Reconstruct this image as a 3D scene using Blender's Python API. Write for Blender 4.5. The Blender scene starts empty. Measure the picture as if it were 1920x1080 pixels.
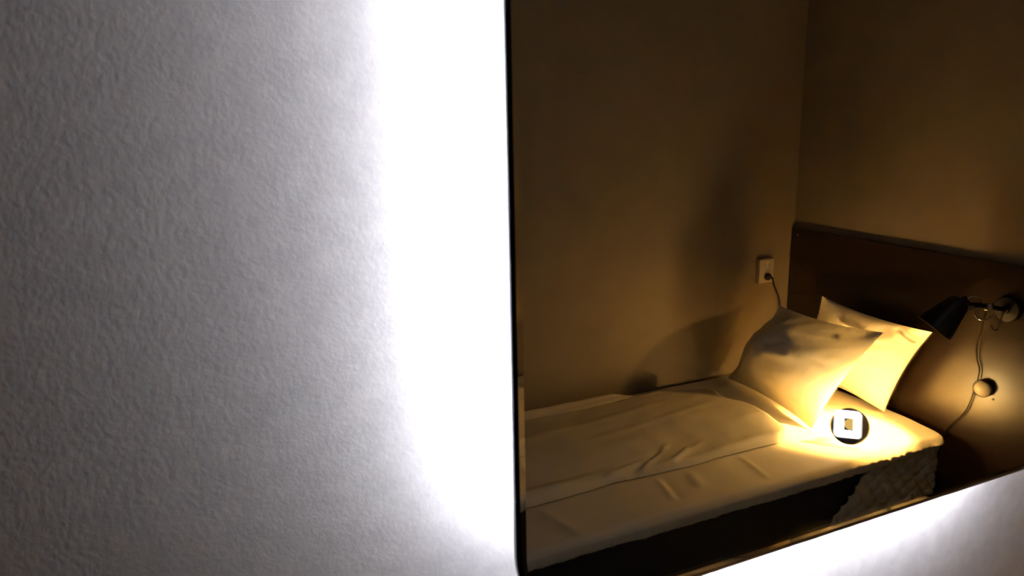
import bpy, math
from mathutils import Vector, Matrix, noise

S = bpy.context.scene
COL = S.collection

# ------------------------------------------------------------------ camera
# The camera stands 0.6 m in front of a backlit wall mirror and photographs the
# bed behind it by reflection.  Mirror plane: y = MIRROR_Y, room on the -y side.
MIRROR_Y = 0.60
cam_d = bpy.data.cameras.new('camera')
cam = bpy.data.objects.new('camera', cam_d)
COL.objects.link(cam)
cam_d.sensor_width = 36.0
cam_d.lens = 36.0 * 1448.36 / 1920.0
cam_d.clip_start = 0.01
right = Vector((0.905727, -0.423387, -0.020053))
down = Vector((-0.113596, -0.196885, -0.973823))
fwd = Vector((0.408356, 0.884296, -0.226419))
R = Matrix((right, -down, -fwd)).transposed().to_4x4()
cam.matrix_world = Matrix.Translation((0, 0, 1.68)) @ R
cam_d.dof.use_dof = True
cam_d.dof.focus_distance = 2.75
cam_d.dof.aperture_fstop = 11.0
S.camera = cam

# ------------------------------------------------------------------ world, exposure
w = bpy.data.worlds.new('world')
S.world = w
w.use_nodes = True
w.node_tree.nodes['Background'].inputs[0].default_value = (0, 0, 0, 1)
w.node_tree.nodes['Background'].inputs[1].default_value = 0.0
S.view_settings.view_transform = 'Standard'
S.view_settings.look = 'None'
S.view_settings.exposure = 0.0
S.view_settings.gamma = 1.0
S.view_settings.use_curve_mapping = False
S.cycles.caustics_reflective = False
S.cycles.caustics_refractive = False
S.cycles.max_bounces = 8
S.cycles.diffuse_bounces = 3

LED_STRENGTH = 355.0        # mirror backlight
LED_COLOR = (0.93, 0.92, 1.0)
LAMP_STRENGTH = 600.0      # glow of the reading lamp's bulb
LAMP_BEAM = 380.0          # its forward beam, W
BED_LAMP_STRENGTH = 105.0  # glowing globe of the small round lamp on the bed
BED_LAMP_COLOR = (1.0, 0.62, 0.22)
LAMP_COLOR = (1.0, 0.53, 0.125)

# ------------------------------------------------------------------ materials
def mat(name, color, rough=0.6, metal=0.0, spec=0.5, coat=0.0):
    m = bpy.data.materials.new(name)
    m.use_nodes = True
    b = m.node_tree.nodes['Principled BSDF']
    b.inputs['Base Color'].default_value = (*color, 1)
    b.inputs['Roughness'].default_value = rough
    b.inputs['Metallic'].default_value = metal
    b.inputs['Specular IOR Level'].default_value = spec
    b.inputs['Coat Weight'].default_value = coat
    return m

def add_noise(m, scale=60, detail=4, bump=0.2, dist=0.002, c2=None, stretch=(1, 1, 1), colscale=None, rough=0.55):
    nt = m.node_tree
    b = nt.nodes['Principled BSDF']
    tc = nt.nodes.new('ShaderNodeTexCoord')
    mp = nt.nodes.new('ShaderNodeMapping')
    mp.inputs['Scale'].default_value = stretch
    nt.links.new(tc.outputs['Object'], mp.inputs['Vector'])
    n = nt.nodes.new('ShaderNodeTexNoise')
    n.inputs['Scale'].default_value = scale
    n.inputs['Detail'].default_value = detail
    n.inputs['Roughness'].default_value = rough
    nt.links.new(mp.outputs[0], n.inputs['Vector'])
    if bump:
        bp = nt.nodes.new('ShaderNodeBump')
        bp.inputs['Strength'].default_value = bump
        bp.inputs['Distance'].default_value = dist
        nt.links.new(n.outputs['Fac'], bp.inputs['Height'])
        nt.links.new(bp.outputs[0], b.inputs['Normal'])
    if c2:
        n2 = n
        if colscale:
            n2 = nt.nodes.new('ShaderNodeTexNoise')
            n2.inputs['Scale'].default_value = colscale
            n2.inputs['Detail'].default_value = 5
            nt.links.new(mp.outputs[0], n2.inputs['Vector'])
        rp = nt.nodes.new('ShaderNodeValToRGB')
        rp.color_ramp.elements[0].position = 0.35
        rp.color_ramp.elements[1].position = 0.68
        rp.color_ramp.elements[0].color = b.inputs['Base Color'].default_value
        rp.color_ramp.elements[1].color = (*c2, 1)
        nt.links.new(n2.outputs['Fac'], rp.inputs['Fac'])
        nt.links.new(rp.outputs[0], b.inputs['Base Color'])
    return m

def emit(name, color, strength):
    m = bpy.data.materials.new(name)
    m.use_nodes = True
    nt = m.node_tree
    nt.nodes.clear()
    e = nt.nodes.new('ShaderNodeEmission')
    e.inputs[0].default_value = (*color, 1)
    e.inputs[1].default_value = strength
    o = nt.nodes.new('ShaderNodeOutputMaterial')
    nt.links.new(e.outputs[0], o.inputs[0])
    return m

M = {}
M['paper'] = add_noise(mat('white_wallpaper', (0.70, 0.69, 0.70), 0.85, spec=0.2), scale=190, detail=6, bump=0.30, dist=0.0011,
                       c2=(0.78, 0.77, 0.775), colscale=55)
M['paint'] = add_noise(mat('beige_wall_paint', (0.225, 0.175, 0.112), 0.8, spec=0.25), scale=260, detail=3, bump=0.15, dist=0.001,
                       c2=(0.245, 0.192, 0.124), colscale=7)
M['ceiling'] = add_noise(mat('ceiling_paint', (0.17, 0.145, 0.11), 0.9), scale=200, bump=0.1, dist=0.001)
M['floor'] = add_noise(mat('dark_floor', (0.035, 0.022, 0.016), 0.55), scale=12, bump=0.1, dist=0.001, c2=(0.06, 0.038, 0.026), stretch=(1, 9, 1))
M['wood'] = add_noise(mat('dark_stained_wood', (0.013, 0.006, 0.003), 0.33, spec=0.55), scale=26, detail=6, bump=0.05, dist=0.0006,
                      c2=(0.022, 0.010, 0.005), stretch=(1, 1.0, 9))
M['base'] = add_noise(mat('black_upholstery', (0.012, 0.010, 0.010), 0.9), scale=500, detail=2, bump=0.3, dist=0.001)
M['sheet'] = add_noise(mat('white_bed_linen', (0.66, 0.60, 0.47), 0.85, spec=0.15), scale=900, detail=2, bump=0.12, dist=0.0006)
M['duvet'] = add_noise(mat('white_duvet_cotton', (0.66, 0.60, 0.47), 0.85, spec=0.15), scale=900, detail=2, bump=0.12, dist=0.0006)
M['pillow'] = add_noise(mat('white_pillow_cotton', (0.78, 0.72, 0.59), 0.85, spec=0.15), scale=28, detail=5, bump=0.35, dist=0.006)
M['quilt'] = add_noise(mat('quilted_protector', (0.55, 0.50, 0.38), 0.9), scale=300, bump=0.2, dist=0.001)
M['plastic'] = mat('ivory_plastic', (0.50, 0.44, 0.33), 0.35)
M['hole'] = mat('dark_hole', (0.02, 0.02, 0.02), 0.6)
M['black'] = mat('black_rubber', (0.010, 0.009, 0.009), 0.5)
M['cord'] = mat('brown_textile_cord', (0.012, 0.005, 0.003), 0.7, spec=0.2)
M['shade'] = add_noise(mat('black_lamp_enamel', (0.004, 0.004, 0.004), 0.5, spec=0.25), scale=300, bump=0.05, dist=0.0004)
M['shade_in'] = mat('white_lamp_lining', (0.55, 0.52, 0.46), 0.5)
M['steel'] = mat('dark_chrome', (0.45, 0.43, 0.40), 0.18, metal=1.0)
M['screw'] = mat('screw_metal', (0.5, 0.48, 0.45), 0.35, metal=1.0)
M['alu'] = mat('grey_aluminium', (0.55, 0.55, 0.56), 0.45, metal=1.0)
M['led'] = emit('mirror_led', LED_COLOR, LED_STRENGTH)
M['bulb'] = emit('bulb_glow', LAMP_COLOR, LAMP_STRENGTH)
M['globe'] = emit('bed_lamp_globe', BED_LAMP_COLOR, BED_LAMP_STRENGTH)
M['glow_frame'] = emit('bed_lamp_frame', (1.0, 0.93, 0.80), 9.0)
M['amber'] = emit('bed_lamp_amber', (1.0, 0.62, 0.17), 0.8)
M['navy'] = mat('dark_navy_plastic', (0.002, 0.002, 0.006), 0.6, spec=0.1)

silver = bpy.data.materials.new('mirror_silver')
silver.use_nodes = True
nt = silver.node_tree
nt.nodes.clear()
g = nt.nodes.new('ShaderNodeBsdfGlossy')
g.inputs['Color'].default_value = (0.93, 0.94, 0.93, 1)
g.inputs['Roughness'].default_value = 0.0
o = nt.nodes.new('ShaderNodeOutputMaterial')
nt.links.new(g.outputs[0], o.inputs[0])
M['silver'] = silver
glass = bpy.data.materials.new('clear_mirror_glass')
glass.use_nodes = True
nt = glass.node_tree
nt.nodes.clear()
g = nt.nodes.new('ShaderNodeBsdfGlass')
g.inputs['Color'].default_value = (0.985, 0.99, 0.985, 1)
g.inputs['Roughness'].default_value = 0.0
g.inputs['IOR'].default_value = 1.5
o = nt.nodes.new('ShaderNodeOutputMaterial')
nt.links.new(g.outputs[0], o.inputs[0])
M['glass'] = glass

# ------------------------------------------------------------------ helpers
# Depths in the room are written as D = optical distance from the camera's plane by way of the
# mirror (what one measures looking into it); rm() gives the real place of that point in the room.
def rm(p):
    return Vector((p[0], 2 * MIRROR_Y - p[1], p[2]))

class MB:
    """collects vertices and faces of one mesh"""
    def __init__(self):
        self.v, self.f, self.mi = [], [], []
    def add(self, verts, faces, mi=0):
        b = len(self.v)
        self.v += [Vector(q) for q in verts]
        self.f += [tuple(b + i for i in fc) for fc in faces]
        self.mi += [mi] * len(faces)
        return self
    def box(self, a, b, bev=0.0):
        (x0, y0, z0), (x1, y1, z1) = a, b
        if not bev:
            vs = [(x0, y0, z0), (x1, y0, z0), (x1, y1, z0), (x0, y1, z0), (x0, y0, z1), (x1, y0, z1), (x1, y1, z1), (x0, y1, z1)]
            return self.add(vs, [(3, 2, 1, 0), (4, 5, 6, 7), (0, 1, 5, 4), (1, 2, 6, 5), (2, 3, 7, 6), (3, 0, 4, 7)])
        import bmesh
        bm = bmesh.new()
        bmesh.ops.create_cube(bm, size=1)
        for v in bm.verts:
            v.co = Vector(((x0 + x1) / 2 + v.co.x * (x1 - x0), (y0 + y1) / 2 + v.co.y * (y1 - y0), (z0 + z1) / 2 + v.co.z * (z1 - z0)))
        bmesh.ops.bevel(bm, geom=bm.edges[:], offset=bev, segments=3, affect='EDGES', profile=0.5)
        bm.verts.ensure_lookup_table()
        vs = [v.co.copy() for v in bm.verts]
        fs = [[v.index for v in f.verts] for f in bm.faces]
        bm.free()
        return self.add(vs, fs)
    def tube(self, pts, r, n=10, caps=True):
        pts = [Vector(q) for q in pts]
        rs = r if isinstance(r, (list, tuple)) else [r] * len(pts)
        t0 = (pts[1] - pts[0]).normalized()
        up = Vector((0, 0, 1)) if abs(t0.z) < 0.9 else Vector((1, 0, 0))
        nrm = t0.cross(up).normalized()
        vs, fs = [], []
        for i, q in enumerate(pts):
            t = (pts[min(i + 1, len(pts) - 1)] - pts[max(i - 1, 0)]).normalized()
            nrm = (nrm - t * nrm.dot(t)).normalized()
            bn = t.cross(nrm)
            for k in range(n):
                a = 2 * math.pi * k / n
                vs.append(q + (nrm * math.cos(a) + bn * math.sin(a)) * rs[i])
        for i in range(len(pts) - 1):
            for k in range(n):
                fs.append((i * n + k, i * n + (k + 1) % n, (i + 1) * n + (k + 1) % n, (i + 1) * n + k))
        if caps:
            fs.append(tuple(range(n - 1, -1, -1)))
            fs.append(tuple((len(pts) - 1) * n + k for k in range(n)))
        return self.add(vs, fs)
    def lathe(self, prof, origin, axis, n=32, cap0=True, cap1=True):
        """prof: list of (radius, height along axis)"""
        ax = Vector(axis).normalized()
        up = Vector((0, 0, 1)) if abs(ax.z) < 0.9 else Vector((1, 0, 0))
        a1 = ax.cross(up).normalized()
        a2 = ax.cross(a1)
        vs, fs = [], []
        for (r, h) in prof:
            for k in range(n):
                t = 2 * math.pi * k / n
                vs.append(Vector(origin) + ax * h + (a1 * math.cos(t) + a2 * math.sin(t)) * r)
        for i in range(len(prof) - 1):
            for k in range(n):
                fs.append((i * n + k, i * n + (k + 1) % n, (i + 1) * n + (k + 1) % n, (i + 1) * n + k))
        if cap0:
            fs.append(tuple(range(n - 1, -1, -1)))
        if cap1:
            fs.append(tuple((len(prof) - 1) * n + k for k in range(n)))
        return self.add(vs, fs)
    def torus(self, c, axis, R_, r, n=28, m=8):
        ax = Vector(axis).normalized()
        up = Vector((0, 0, 1)) if abs(ax.z) < 0.9 else Vector((1, 0, 0))
        a1 = ax.cross(up).normalized()
        a2 = ax.cross(a1)
        vs, fs = [], []
        for i in range(n):
            t = 2 * math.pi * i / n
            d = a1 * math.cos(t) + a2 * math.sin(t)
            for k in range(m):
                s = 2 * math.pi * k / m
                vs.append(Vector(c) + d * (R_ + r * math.cos(s)) + ax * (r * math.sin(s)))
        for i in range(n):
            for k in range(m):
                fs.append((i * m + k, ((i + 1) % n) * m + k, ((i + 1) % n) * m + (k + 1) % m, i * m + (k + 1) % m))
        return self.add(vs, fs)
    def build(self, name, mats, parent=None, room=True, smooth=True, angle=40):
        import bmesh
        me = bpy.data.meshes.new(name)
        vs = [rm(q) if room else q for q in self.v]
        base, up = Vector((0, 0, 0)), parent
        while up is not None:                    # parts keep their own origin on their thing's base
            base = base + up.location
            up = up.parent
        me.from_pydata([tuple(q - base) for q in vs], [], self.f)
        for m in (mats if isinstance(mats, (list, tuple)) else [mats]):
            me.materials.append(M[m])
        bm = bmesh.new()
        bm.from_mesh(me)
        for i, fc in enumerate(bm.faces):
            fc.material_index = self.mi[i]
            fc.smooth = smooth
        bmesh.ops.recalc_face_normals(bm, faces=bm.faces[:])
        if smooth:
            ca = math.radians(angle)
            for e in bm.edges:
                if len(e.link_faces) == 2 and e.calc_face_angle(0) > ca:
                    e.smooth = False
        bm.to_mesh(me)
        bm.free()
        ob = bpy.data.objects.new(name, me)
        COL.objects.link(ob)
        if parent is not None:
            ob.parent = parent
        return ob

def tag(ob, label=None, cat=None, kind=None, group=None):
    if label: ob['label'] = label
    if cat: ob['category'] = cat
    if kind: ob['kind'] = kind
    if group: ob['group'] = group
    return ob

def thing(name, loc, label, cat, room=True):
    e = bpy.data.objects.new(name, None)
    COL.objects.link(e)
    e.location = rm(loc) if room else Vector(loc)
    e.empty_display_size = 0.05
    tag(e, label, cat)
    bpy.context.view_layer.update()
    return e

def smooth_path(pts, n=8):
    """Catmull-Rom through pts"""
    P = [Vector(q) for q in pts]
    P = [2 * P[0] - P[1]] + P + [2 * P[-1] - P[-2]]
    out = []
    for i in range(1, len(P) - 2):
        for k in range(n):
            t = k / n
            a, b, c, d = P[i - 1], P[i], P[i + 1], P[i + 2]
            out.append(0.5 * ((2 * b) + (c - a) * t + (2 * a - 5 * b + 4 * c - d) * t * t + (3 * b - a - 3 * c + d) * t ** 3))
    out.append(P[-2])
    return out

def nz(x, y, z=0.0):
    return noise.noise(Vector((x, y, z)))

def sstep(a, b, x):
    t = max(0.0, min(1.0, (x - a) / (b - a)))
    return t * t * (3 - 2 * t)

# ------------------------------------------------------------------ room
WALL_M = MIRROR_Y + 0.048      # wall that carries the mirror
XC = 2.606                     # headboard wall
DF = 2.60                      # far wall (depth through the mirror) -> real y = -1.4
YF = 2 * MIRROR_Y - DF
XL = -1.9
ZC = 2.5
def slab(name, a, b, m):
    return tag(MB().box(a, b).build(name, m, room=False, smooth=False), kind='structure')
slab('wall_front', (XL, WALL_M, 0), (XC + 0.1, WALL_M + 0.1, ZC), 'paper')
slab('wall_back', (XL, YF - 0.1, 0), (XC + 0.1, YF, ZC), 'paint')
slab('wall_right', (XC, YF, 0), (XC + 0.1, WALL_M, ZC), 'paint')
slab('wall_left', (XL - 0.1, YF - 0.1, 0), (XL, WALL_M + 0.1, ZC), 'paint')
slab('floor', (XL - 0.1, YF - 0.1, -0.1), (XC + 0.1, WALL_M + 0.1, 0), 'floor')
slab('ceiling', (XL - 0.1, YF - 0.1, ZC), (XC + 0.1, WALL_M + 0.1, ZC + 0.1), 'ceiling')

# ------------------------------------------------------------------ mirror
MX0, MX1, MZ0, MZ1, MR = 0.2755, 1.13, 1.177, 2.19, 0.085
mirror = thing('wall_mirror', ((MX0 + MX1) / 2, MIRROR_Y, MZ0), 'large frameless wall mirror with rounded corners and cold white light shining out behind it', 'mirror', room=False)

def rrect(x0, x1, z0, z1, r, n=14):
    pts = []
    for (cx, cz, a0) in ((x1 - r, z0 + r, -90), (x1 - r, z1 - r, 0), (x0 + r, z1 - r, 90), (x0 + r, z0 + r, 180)):
        for k in range(n + 1):
            a = math.radians(a0 + 90 * k / n)
            pts.append((cx + r * math.cos(a), cz + r * math.sin(a)))
    return pts

BEV = 0.0085
outer = rrect(MX0, MX1, MZ0, MZ1, MR)
inner = rrect(MX0 + BEV, MX1 - BEV, MZ0 + BEV, MZ1 - BEV, MR - BEV)
n = len(outer)
gb = MB()
yb, yf, ye = MIRROR_Y, MIRROR_Y - 0.006, MIRROR_Y - 0.0018
vs = [(x, yf, z) for x, z in inner] + [(x, ye, z) for x, z in outer] + [(x, yb, z) for x, z in outer]
fs = [tuple(range(n))] + [(i, (i + 1) % n, n + (i + 1) % n, n + i) for i in range(n)] + [(n + i, n + (i + 1) % n, 2 * n + (i + 1) % n, 2 * n + i) for i in range(n)]
gb.add(vs, fs, 0)
gb.f.append(tuple(2 * n + i for i in range(n - 1, -1, -1)))
gb.mi.append(1)
gb.build('mirror_glass', ['glass', 'silver'], mirror, room=False, smooth=False)
MB().add([(x, MIRROR_Y + 0.0004, z) for x, z in outer] + [(x, MIRROR_Y + 0.004, z) for x, z in outer],
         [tuple(range(n)), tuple(range(2 * n - 1, n - 1, -1))] + [(i, (i + 1) % n, n + (i + 1) % n, n + i) for i in range(n)]).build('backing_panel', 'alu', mirror, room=False, smooth=False)
INS = 0.045
MB().box((MX0 + 0.14, MIRROR_Y + 0.004, MZ0 + 0.14), (MX1 - 0.14, WALL_M, MZ1 - 0.14)).build('mounting_box', 'alu', mirror, room=False, smooth=False)
y0, y1 = MIRROR_Y + 0.004, MIRROR_Y + 0.0052
sw, en = 0.012, 0.10
for a, b in (((MX0 + INS, y0, MZ0 + INS + en), (MX0 + INS + sw, y1, MZ1 - INS - en)), ((MX1 - INS - sw, y0, MZ0 + INS + en), (MX1 - INS, y1, MZ1 - INS - en)),
             ((MX0 + INS + en, y0, MZ0 + INS), (MX1 - INS - en, y1, MZ0 + INS + sw)), ((MX0 + INS + en, y0, MZ1 - INS - sw), (MX1 - INS - en, y1, MZ1 - INS))):
    MB().box(a, b).build('led_strip', 'led', mirror, room=False, smooth=False)

# ------------------------------------------------------------------ headboard
HBX = 2.584
hb = thing('headboard', (HBX, 1.9, 0.10), 'wide dark-stained wooden headboard panel fixed to the wall behind the pillows', 'headboard')
MB().box((HBX, 1.22, 0.10), (XC - 0.0005, 2.592, 1.135), 0.003).build('panel', 'wood', hb)
for (yy, zz) in ((2.555, 1.105), (1.26, 1.105), (2.555, 0.14), (1.26, 0.14)):
    MB().lathe([(0.004, 0), (0.004, 0.0015), (0.0025, 0.003)], (HBX, yy, zz), (-1, 0, 0), n=12).build('screw', 'screw', hb)

# ------------------------------------------------------------------ bed
BX0, BX1, BY0, BY1 = 0.50, 2.535, 1.70, 2.585
bed = thing('bed', ((BX0 + BX1) / 2, (BY0 + BY1) / 2, 0), 'single bed with black upholstered base along the beige wall', 'bed')
MB().box((BX0 + 0.02, BY0 + 0.046, 0.10), (BX1 - 0.046, BY1 - 0.01, 0.428), 0.02).build('bed_base', 'base', bed)
for x in (BX0 + 0.12, BX1 - 0.12):
    for y in (BY0 + 0.1, BY1 - 0.1):
        MB().lathe([(0.022, 0), (0.028, 0.1)], (x, y, 0), (0, 0, 1), n=16).build('leg', 'black', bed)
MB().box((BX0 + 0.02, BY0 + 0.046, 0.4285), (BX1 - 0.046, BY1 - 0.034, 0.474), 0.018).build('mattress_topper', 'quilt', bed)

def rounded_sheet(x0, x1, y0, y1, rc, re, top, drop, nx, ny, nzv, hem=None, thick=0.0):
    """cloth over a rounded slab. rc: radius of the upright corners, re: of the top edge;
    top(x,y) height, drop(s_x,s_y) height of the hem"""
    xs = [x0 + (x1 - x0) * i / nx for i in range(nx + 1)]
    ys = [y0 + (y1 - y0) * j / ny for j in range(ny + 1)]
    def mapxy(x, y):
        cx = min(max(x, x0 + rc), x1 - rc)
        cy = min(max(y, y0 + rc), y1 - rc)
        dx, dy = x - cx, y - cy
        L = math.hypot(dx, dy)
        if L > 1e-9:
            k = max(abs(dx), abs(dy)) / L
            dx, dy = dx * k, dy * k
        return cx + dx, cy + dy, rc - math.hypot(dx, dy)
    vs, fs = [], []
    for j in range(ny + 1):
        for i in range(nx + 1):
            X, Y, e = mapxy(xs[i], ys[j])
            zz = top(X, Y)
            if e < re:
                q = re - e
                zz -= re - math.sqrt(max(re * re - q * q, 0))
            vs.append(Vector((X, Y, zz)))
    idx = lambda i, j: j * (nx + 1) + i
    for j in range(ny):
        for i in range(nx):
            fs.append((idx(i, j), idx(i + 1, j), idx(i + 1, j + 1), idx(i, j + 1)))
    per = [idx(i, 0) for i in range(nx)] + [idx(nx, j) for j in range(ny)] + [idx(i, ny) for i in range(nx, 0, -1)] + [idx(0, j) for j in range(ny, 0, -1)]
    prev = per
    for k in range(1, nzv + 1):
        t = k / nzv
        cur = []
        for a in per:
            v = vs[a]
            zl = drop(v.x, v.y)
            ofs = hem(v.x, v.y, t) if hem else (0, 0)
            vs.append(Vector((v.x + ofs[0], v.y + ofs[1], v.z + (zl - v.z) * t)))
            cur.append(len(vs) - 1)
        m = len(per)
        for a in range(m):
            fs.append((prev[a], cur[a], cur[(a + 1) % m], prev[(a + 1) % m]))
        prev = cur
    return vs, fs, prev

def crease(x, y, ax, ay, bx, by, wdt, h):
    d = Vector((bx - ax, by - ay))
    L = d.length
    d /= L
    q = Vector((x - ax, y - ay))
    t = q.dot(d) / L
    s = q.x * d.y - q.y * d.x
    if t < -0.2 or t > 1.2:
        return 0.0
    return h * math.exp(-(s / wdt) ** 2) * sstep(-0.2, 0.15, t) * (1 - sstep(0.85, 1.2, t))

def sheet_top(x, y):
    z = 0.500 + 0.0025 * nz(x * 5, y * 7) + 0.0014 * nz(x * 14, y * 20, 3)
    z += crease(x, y, 1.375, 1.885, 1.345, 1.765, 0.012, 0.0035) - crease(x, y, 1.396, 1.885, 1.366, 1.765, 0.012, 0.002)
    z += crease(x, y, 1.725, 1.885, 1.70, 1.75, 0.012, 0.0022)
    z += crease(x, y, 1.50, 1.885, 1.47, 1.80, 0.02, 0.004)
    z += crease(x, y, 0.95, 1.885, 0.99, 1.72, 0.02, 0.004)
    z += crease(x, y, 2.28, 1.9, 2.20, 1.72, 0.02, 0.003)
    # a loose fold between duvet and wall
    z += 0.030 * math.exp(-((y - 2.55) / 0.028) ** 2) * (1 - sstep(1.60, 1.75, x)) + 0.012 * math.exp(-((y - 2.515 - 0.03 * (x - 1.5)) / 0.010) ** 2) * (1 - sstep(1.68, 1.80, x)) * sstep(1.2, 1.45, x)
    # the sheet sags at the head-end corner
    z -= 0.015 * sstep(2.38, 2.535, x) * (1 - sstep(1.70, 1.95, y))
    return z
def sheet_drop(x, y):
    if y > 2.3:
        return 0.44
    z = 0.438 + 0.004 * nz(x * 8, 1.3)
    h = sstep(2.02, 2.46, x)
    z += h * (0.026 + 0.016 * nz(x * 24, 5.1) + 0.008 * nz(x * 55, 1.7))
    return z
def sheet_hem(x, y, t):
    h = 0.25 + 0.75 * sstep(1.85, 2.25, x)
    a = (0.012 * nz(x * 60, 2.2, 1) + 0.012 * nz(x * 28, 0.3, 7)) * t ** 0.7 * h
    a += 0.003 * nz(x * 9, 0.2, 9) * t
    if y < BY0 + 0.08:
        return (0.0, a + 0.010 * t * t)
    if x > BX1 - 0.08:
        return (-abs(a) , 0.0)
    return (0.0, 0.0)
vs, fs, _ = rounded_sheet(BX0, BX1, BY0, BY1, 0.075, 0.022, sheet_top, sheet_drop, 330, 110, 8, sheet_hem)
sheet = MB().add(vs, fs).build('bed_sheet', 'sheet', angle=80)
sol = sheet.modifiers.new('thickness', 'SOLIDIFY')
sol.thickness = 0.002
sol.offset = -1
tag(sheet, 'white fitted sheet with ruched hem stretched over the bed', 'bed sheet')

# quilted mattress protector hanging out below the sheet at the head end
def quilt_mesh():
    vs, fs = [], []
    nu, nv = 120, 60
    for j in range(nv + 1):
        t = j / nv
        z = 0.468 - t * 0.30
        xl = 2.185 - t * 0.30
        for i in range(nu + 1):
            s = i / nu
            L1 = 2.485 - xl                     # run along the side, then round the corner
            run = s * (L1 + 0.06)
            a, b = (xl + run) * 58 + z * 44, (xl + run) * 34 - z * 62
            puff = 0.013 * (abs(math.sin(a)) * abs(math.sin(b))) ** 0.55
            ins = BY0 + 0.036 - puff + 0.004 * nz(run * 7, z * 9)
            if run <= L1:
                vs.append(Vector((xl + run, ins, z)))
            else:
                q = (run - L1) / 0.06 * math.pi / 2
                rr = 0.038
                vs.append(Vector((2.485 + rr * math.sin(q), ins + rr * (1 - math.cos(q)), z)))
    for j in range(nv):
        for i in range(nu):
            fs.append((j * (nu + 1) + i, j * (nu + 1) + i + 1, (j + 1) * (nu + 1) + i + 1, (j + 1) * (nu + 1) + i))
    m = len(vs)
    for v in list(vs):
        vs.append(Vector((v.x - 0.001, v.y + 0.0035, v.z)))
    k = len(fs)
    fs += [tuple(m + a for a in f[::-1]) for f in fs[:k]]
    ring = [i for i in range(nu + 1)] + [j * (nu + 1) + nu for j in range(1, nv + 1)] + [nv * (nu + 1) + i for i in range(nu - 1, -1, -1)] + [j * (nu + 1) for j in range(nv - 1, 0, -1)]
    for a in range(len(ring)):
        p, q = ring[a], ring[(a + 1) % len(ring)]
        fs.append((p, q, q + m, p + m))
    return vs, fs
vs, fs = quilt_mesh()
tag(MB().add(vs, fs).build('mattress_protector', 'quilt', angle=60), 'quilted diamond-stitched mattress protector hanging below the sheet at the head of the bed', 'mattress protector')

# ------------------------------------------------------------------ duvet
DX0, DX1, DY0, DY1 = 0.56, 1.985, 1.922, 2.475
def duvet_top(x, y):
    e = min(y - DY0, DY1 - y)
    z = 0.507 + 0.024 + 0.022 * sstep(0, 0.20, e) + 0.012 * sstep(1.5, 1.9, x)
    z += 0.008 * nz(x * 4, y * 6, 5) + 0.003 * nz(x * 11, y * 16, 2) + 0.0005 * nz(x * 30, y * 40, 6)
    z += crease(x, y, 1.34, 1.925, 1.50, 2.02, 0.008, 0.006) - crease(x, y, 1.30, 1.93, 1.46, 2.00, 0.009, 0.006) + crease(x, y, 1.46, 1.93, 1.56, 1.985, 0.007, 0.005)
    z += 0.006 * math.exp(-((y - 1.955 - 0.02 * nz(x * 5, 1)) / 0.016) ** 2) * (1 - sstep(1.25, 1.5, x))
    z += crease(x, y, 1.42, 1.93, 1.62, 1.99, 0.012, 0.005) + crease(x, y, 1.22, 1.935, 1.38, 1.965, 0.012, 0.009) - crease(x, y, 1.25, 1.95, 1.45, 2.0, 0.012, 0.004)
    z += crease(x, y, 1.30, 2.16, 1.85, 2.22, 0.018, 0.003) + crease(x, y, 1.00, 2.25, 1.70, 2.33, 0.02, 0.003)
    return z
vs, fs, ring = rounded_sheet(DX0, DX1, DY0, DY1, 0.055, 0.020, duvet_top, lambda x, y: 0.5065, 230, 90, 4,
                             lambda x, y, t: (0.003 * nz(x * 12, y * 12, 4) * t, 0.004 * nz(x * 10, y * 10, 8) * t))
# shape the head end: far corner cut back, soft bow
for v in vs:
    k = sstep(1.4, 1.985, v.x)
    v.x -= k * (0.17 * sstep(2.30, 2.50, v.y) ** 1.3 + 0.035 * math.exp(-((v.y - 2.26) / 0.07) ** 2) + 0.03 * (1 - sstep(1.92, 1.96, v.y)))
    v.y += 0.012 * nz(v.x * 3.2, 4.4) * (1 - sstep(1.95, 2.1, v.y)) - 0.02 * sstep(1.3, 1.45, v.x) * 0.2 * (1 - sstep(1.95, 2.1, v.y))
fs.append(tuple(ring))
tag(MB().add(vs, fs).build('duvet', 'duvet', angle=80), 'white folded duvet lying lengthwise along the bed', 'duvet')

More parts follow.
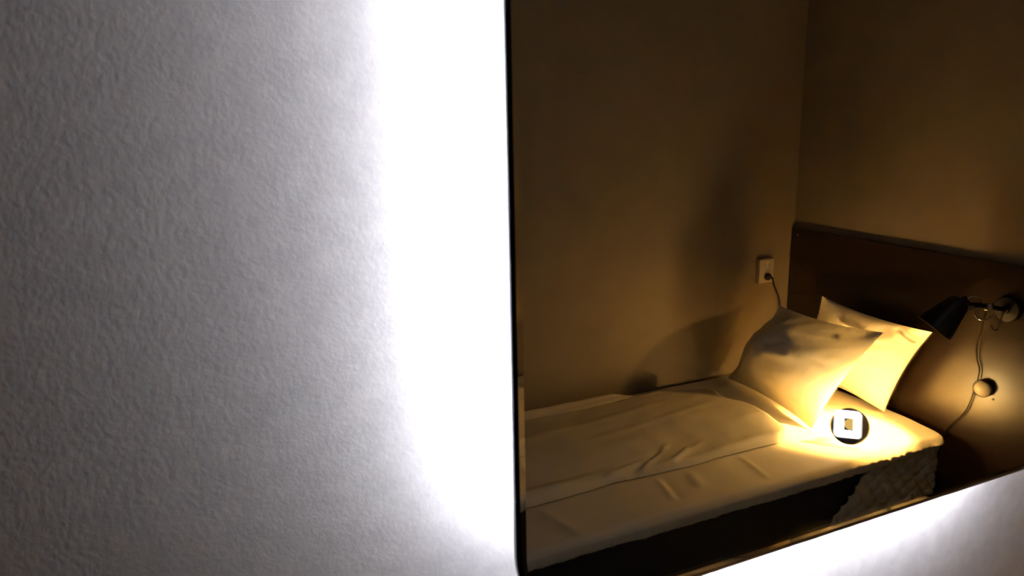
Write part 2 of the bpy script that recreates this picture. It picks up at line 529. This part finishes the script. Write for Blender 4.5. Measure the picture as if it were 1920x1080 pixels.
# ------------------------------------------------------------------ pillows
def pillow(name, c00, c10, c01, c11, tf, tb, label, seed, folds=(), clampx=9.0, n=64, pw=0.62):
    """corners: bottom-far, bottom-near, top-far, top-near; tf / tb: bulge to the front / back"""
    c00, c10, c01, c11 = map(Vector, (c00, c10, c01, c11))
    mb = MB()
    def P(u, v):
        s, t = (u + 1) / 2, (v + 1) / 2
        return c00 * (1 - s) * (1 - t) + c10 * s * (1 - t) + c01 * (1 - s) * t + c11 * s * t
    nrm = (c10 - c00).cross(c01 - c00).normalized()
    if nrm.x > 0:
        nrm = -nrm
    idx = {}
    vs, fs = [], []
    for side in (0, 1):
        for j in range(n + 1):
            for i in range(n + 1):
                u, v = 2 * i / n - 1, 2 * j / n - 1
                u, v = math.sin(u * math.pi / 2) * 0.6 + u * 0.4, math.sin(v * math.pi / 2) * 0.6 + v * 0.4
                border = i in (0, n) or j in (0, n)
                if border and side == 1:
                    idx[(1, i, j)] = idx[(0, i, j)]
                    continue
                uu = u * (1 - 0.075 * (1 - v * v))
                vv = v * (1 - 0.085 * (1 - u * u))
                w_ = max((1 - u * u), 0) ** pw * max((1 - v * v), 0) ** pw
                q = P(uu, vv)
                ed = 1 - (1 - u * u) * (1 - v * v)
                ang = math.atan2(v, u)
                wr = 0.010 * nz(math.cos(ang) * 4 + seed, math.sin(ang) * 4, ed * 1.5) * ed * (w_ ** 0.5) * 1.6
                wr += 0.006 * nz(u * 2.6 + seed, v * 2.6, 1.0 + side) * w_ ** 0.6
                if side == 0:
                    for (a, b, c, d, wd, h) in folds:
                        wr += crease(u, v, a, b, c, d, wd, h)
                    q = q + nrm * (tf * w_ + wr)
                else:
                    q = q - nrm * (tb * w_ + 0.6 * wr)
                q.x = min(q.x, clampx)
                q.z = max(q.z, 0.5065)
                idx[(side, i, j)] = len(vs)
                vs.append(q)
    for side in (0, 1):
        for j in range(n):
            for i in range(n):
                f = (idx[(side, i, j)], idx[(side, i + 1, j)], idx[(side, i + 1, j + 1)], idx[(side, i, j + 1)])
                fs.append(f if side == 0 else f[::-1])
    ob = mb.add(vs, fs).build(name, 'pillow', angle=85)
    return tag(ob, label, 'pillow', group='white pillows at the head of the bed')

pillow('pillow', (2.195, 2.525, 0.508), (2.105, 1.955, 0.508), (2.350, 2.400, 0.846), (2.30, 1.845, 0.878), 0.185, 0.045,
       'white pillow in front, leaning back with one bright corner beside the glowing lamp', 3.0,
       folds=((0.25, 0.50, 0.62, 0.68, 0.08, -0.009), (0.05, 0.05, 0.28, 0.26, 0.09, -0.010), (-0.25, 0.0, 0.10, -0.35, 0.10, 0.008), (0.1, -0.15, 0.5, 0.0, 0.08, 0.007)), pw=0.95)
pillow('pillow', (2.535, 2.47, 0.508), (2.47, 1.945, 0.508), (2.495, 2.31, 0.888), (2.405, 1.735, 0.892), 0.06, 0.045,
       'white pillow at the back, propped against the dark headboard behind the other pillow', 8.0,
       folds=((-0.3, 0.75, 0.5, 0.62, 0.05, 0.012), (0.55, 0.9, 0.9, 0.72, 0.05, -0.012)), clampx=HBX - 0.003)

# ------------------------------------------------------------------ small round lamp on the bed
LC = Vector((2.128, 1.808, 0.5685))
disc = thing('bed_lamp', (LC.x, LC.y, 0.507), 'small round black-fronted lamp with glowing white square frame, standing on the sheet by the pillows', 'lamp')
ax = Vector((-0.60, -0.64, 0.42)).normalized()
RL = 0.064
a1 = Vector((0, 0, 1)) - ax * ax.z
a1.normalize()
a2 = a1.cross(ax)
MB().lathe([(RL - 0.003, -0.003), (RL, -0.002), (RL, 0.003), (RL - 0.002, 0.005)], LC, ax, n=56).build('front_disc', 'navy', disc)
MB().lathe([(0.002, -0.060), (0.016, -0.058), (0.030, -0.051), (0.041, -0.040), (0.047, -0.026), (0.048, -0.012), (0.044, -0.0035)], LC, ax, n=40).build('glowing_globe', 'globe', disc)
def sq(h, hh, r, cu, cv, nseg=6):
    pts = []
    for (sx, sy, a0) in ((1, -1, -90), (1, 1, 0), (-1, 1, 90), (-1, -1, 180)):
        for k in range(nseg + 1):
            a = math.radians(a0 + 90 * k / nseg)
            pts.append((cu + sx * (h - r) + r * math.cos(a), cv + sy * (hh - r) + r * math.sin(a)))
    return pts
def on_face(u, v, h):
    return LC + a2 * u + a1 * v + ax * h
po, pi_ = sq(0.043, 0.047, 0.014, -0.008, 0.006), sq(0.016, 0.021, 0.002, -0.005, 0.006)
m_ = len(po)
vs = [on_face(u, v, 0.0052) for u, v in po] + [on_face(u, v, 0.0052) for u, v in pi_] + [on_face(u, v, 0.0105) for u, v in po] + [on_face(u, v, 0.0105) for u, v in pi_]
fs = []
for i in range(m_):
    j = (i + 1) % m_
    fs += [(2 * m_ + i, 2 * m_ + j, 3 * m_ + j, 3 * m_ + i), (i, j, 2 * m_ + j, 2 * m_ + i), (m_ + j, m_ + i, 3 * m_ + i, 3 * m_ + j), (j, i, m_ + i, m_ + j)]
MB().add(vs, fs).build('square_frame', 'glow_frame', disc, smooth=False)
MB().lathe([(0.0195, 0.0052), (0.0195, 0.0075), (0.014, 0.009)], on_face(0.001, 0.007, 0), ax, n=32).build('centre_button', 'amber', disc)

# ------------------------------------------------------------------ wall lamp
wl = thing('reading_lamp', (HBX, 1.60, 0.98), 'black metal spot lamp with bell shade and dangling cord on the dark headboard', 'lamp')
s_rim, s_back = Vector((2.372, 1.704, 0.920)), Vector((2.430, 1.664, 1.013))
sax = (s_rim - s_back).normalized()
Ls = (s_rim - s_back).length
prof = [(0.004, -0.012), (0.020, -0.010), (0.031, -0.002), (0.037, 0.010), (0.042, 0.030), (0.049, 0.06), (0.057, 0.09), (0.0625, Ls + 0.002)]
shade_o = MB().lathe(prof, s_back, sax, n=40, cap1=False)
prof_in = [(r - 0.0015, h) for r, h in prof[1:]]
b = len(shade_o.v)
so = shade_o.build('shade', 'shade', wl, angle=50)
MB().lathe([(0.018, -0.006), (0.030, 0.001), (0.0355, 0.012), (0.0405, 0.030), (0.0475, 0.06), (0.0555, 0.09), (0.061, Ls + 0.0015)], s_back, sax, n=40, cap1=False).build('shade_lining', 'shade_in', so)
MB().torus(s_back + sax * (Ls + 0.002), sax, 0.0620, 0.0012, n=48, m=6).build('rim', 'steel', so)
MB().lathe([(0.013, 0), (0.013, 0.044), (0.010, 0.048)], s_back + sax * 0.004, sax, n=20).build('bulb_holder', 'shade', so)
MB().lathe([(0.009, 0), (0.013, 0.006), (0.019, 0.014), (0.022, 0.024), (0.021, 0.033), (0.016, 0.041), (0.008, 0.045), (0.001, 0.046)], s_back + sax * 0.051, sax, n=24).build('bulb', 'bulb', so)
beam_d = bpy.data.lights.new('lamp_beam', 'SPOT')      # the reflector bulb's own light, inside the shade
beam_d.energy = LAMP_BEAM
beam_d.color = LAMP_COLOR
beam_d.spot_size = math.radians(56)
beam_d.spot_blend = 1.0
beam_d.shadow_soft_size = 0.014
beam = bpy.data.objects.new('lamp_beam', beam_d)
COL.objects.link(beam)
bp_ = rm(s_back + sax * 0.106)
bq_ = rm(s_back + sax * 0.106 + Vector((-0.335, 0.36, -0.87)))
beam.rotation_euler = (bq_ - bp_).to_track_quat('-Z', 'Y').to_euler()
beam.location = bp_ - wl.location
beam.parent = wl
ring_c = Vector((2.462, 1.640, 1.010))
MB().torus(ring_c, (0.6, 0.75, 0.15), 0.024, 0.0028).build('hinge_ring', 'steel', wl)
MB().tube([s_back - sax * 0.008, s_back - sax * 0.020, ring_c + Vector((0.0, 0.012, -0.006)), ring_c + Vector((0.012, -0.012, -0.006))], 0.008, 14).build('shade_neck', 'shade', wl)
MB().tube(smooth_path([ring_c + Vector((0.0, -0.01, -0.004)), (2.500, 1.610, 1.000), (2.540, 1.595, 0.990), (2.572, 1.590, 0.985)]), 0.0085, 14).build('arm', 'shade', wl)
MB().lathe([(0.044, 0), (0.044, 0.010), (0.040, 0.015), (0.014, 0.019), (0.012, 0.026)], (HBX - 0.0008, 1.592, 0.985), (-1, 0, 0), n=36).build('mounting_plate', 'shade', wl)
MB().lathe([(0.014, -0.012), (0.016, -0.009), (0.016, 0.009), (0.014, 0.012)], (2.500, 1.610, 1.000), (0.1, 0.3, 1), n=20).build('joint', 'steel', wl)
MB().tube(smooth_path([(2.475, 1.640, 0.990), (2.470, 1.632, 0.968), (2.470, 1.612, 0.958), (2.480, 1.594, 0.965), (2.500, 1.588, 0.985)]), 0.0028, 8).build('wire_loop', 'steel', wl)
MB().tube(smooth_path([(2.560, 1.590, 0.985), (2.530, 1.578, 0.985), (2.505, 1.566, 0.966), (2.496, 1.566, 0.940), (2.496, 1.576, 0.926), (2.496, 1.588, 0.930), (2.497, 1.590, 0.942)]), 0.0030, 8).build('hook', 'steel', wl)
wire = MB().tube(smooth_path([(2.495, 1.612, 0.990), (2.500, 1.622, 0.950), (2.530, 1.645, 0.90), (2.565, 1.677, 0.848), (2.575, 1.677, 0.788), (2.575, 1.663, 0.753), (2.574, 1.663, 0.717), (2.572, 1.667, 0.690),
                              (2.575, 1.674, 0.659), (2.575, 1.690, 0.593), (2.573, 1.712, 0.552), (2.572, 1.737, 0.519), (2.572, 1.765, 0.47), (2.574, 1.78, 0.40)], 6), 0.0026, 8).build('power_cord', 'cord', wl)
sw_c, sw_ax = Vector((2.5725, 1.640, 0.688)), Vector((-0.97, -0.22, 0.0)).normalized()
MB().lathe([(0.022, -0.004), (0.029, -0.003), (0.0315, 0.001), (0.0315, 0.010), (0.0295, 0.012)], sw_c, sw_ax, n=40).build('switch_body', 'black', wl)
MB().lathe([(0.0270, 0.0120), (0.0265, 0.0165), (0.022, 0.0205), (0.012, 0.0235), (0.002, 0.024)], sw_c + Vector((0, -0.004, 0.001)), sw_ax, n=40).build('switch_cap', 'plastic', wl)
MB().lathe([(0.0040, 0), (0.0040, 0.002), (0.002, 0.003)], (HBX - 0.0008, 1.607, 0.655), (-1, 0, 0), n=10).build('screw_hole', 'hole', wl)

# ------------------------------------------------------------------ wall outlet and plug
ot = thing('wall_outlet', (2.43, DF, 0.90), 'ivory double socket outlet on the beige wall beside the headboard', 'outlet')
OX0, OX1, OZ0, OZ1, OY = 2.392, 2.474, 0.900, 1.008, DF - 0.026
MB().box((OX0, OY, OZ0), (OX1, DF, OZ1), 0.004).build('outlet_box', 'plastic', ot)
for zc in (0.982, 0.930):
    s = MB().lathe([(0.0200, 0), (0.0200, 0.0022), (0.0185, 0.0030), (0.0170, 0.0022), (0.0165, 0.0008), (0.001, 0.0008)], (2.433, OY, zc), (0, -1, 0), n=32).build('socket', 'plastic', ot)
    for dx in (-0.0095, 0.0095):
        MB().lathe([(0.0026, 0.0008), (0.0026, 0.0013)], (2.433 + dx, OY, zc), (0, -1, 0), n=12).build('pin_hole', 'hole', s)
pc = thing('power_plug', (2.433, OY - 0.003, 0.930), 'black plug with cable pushed into the lower socket of the outlet', 'plug')
MB().lathe([(0.0160, 0.0032), (0.0165, 0.010), (0.0155, 0.016), (0.010, 0.021), (0.006, 0.023)], (2.433, OY, 0.930), (0, -1, 0), n=24).build('plug_body', 'black', pc)
MB().tube(smooth_path([(2.436, OY - 0.018, 0.930), (2.448, OY - 0.020, 0.924), (2.462, OY - 0.012, 0.908), (2.478, OY - 0.004, 0.884), (2.500, OY, 0.850), (2.519, OY + 0.004, 0.817), (2.530, OY + 0.005, 0.770), (2.540, OY + 0.008, 0.70),
                       (2.555, OY + 0.015, 0.60), (2.562, OY + 0.018, 0.54)]), [0.0065] * 6 + [0.005] * 4 + [0.0038] * 63, 8).build('cable', 'black', pc)
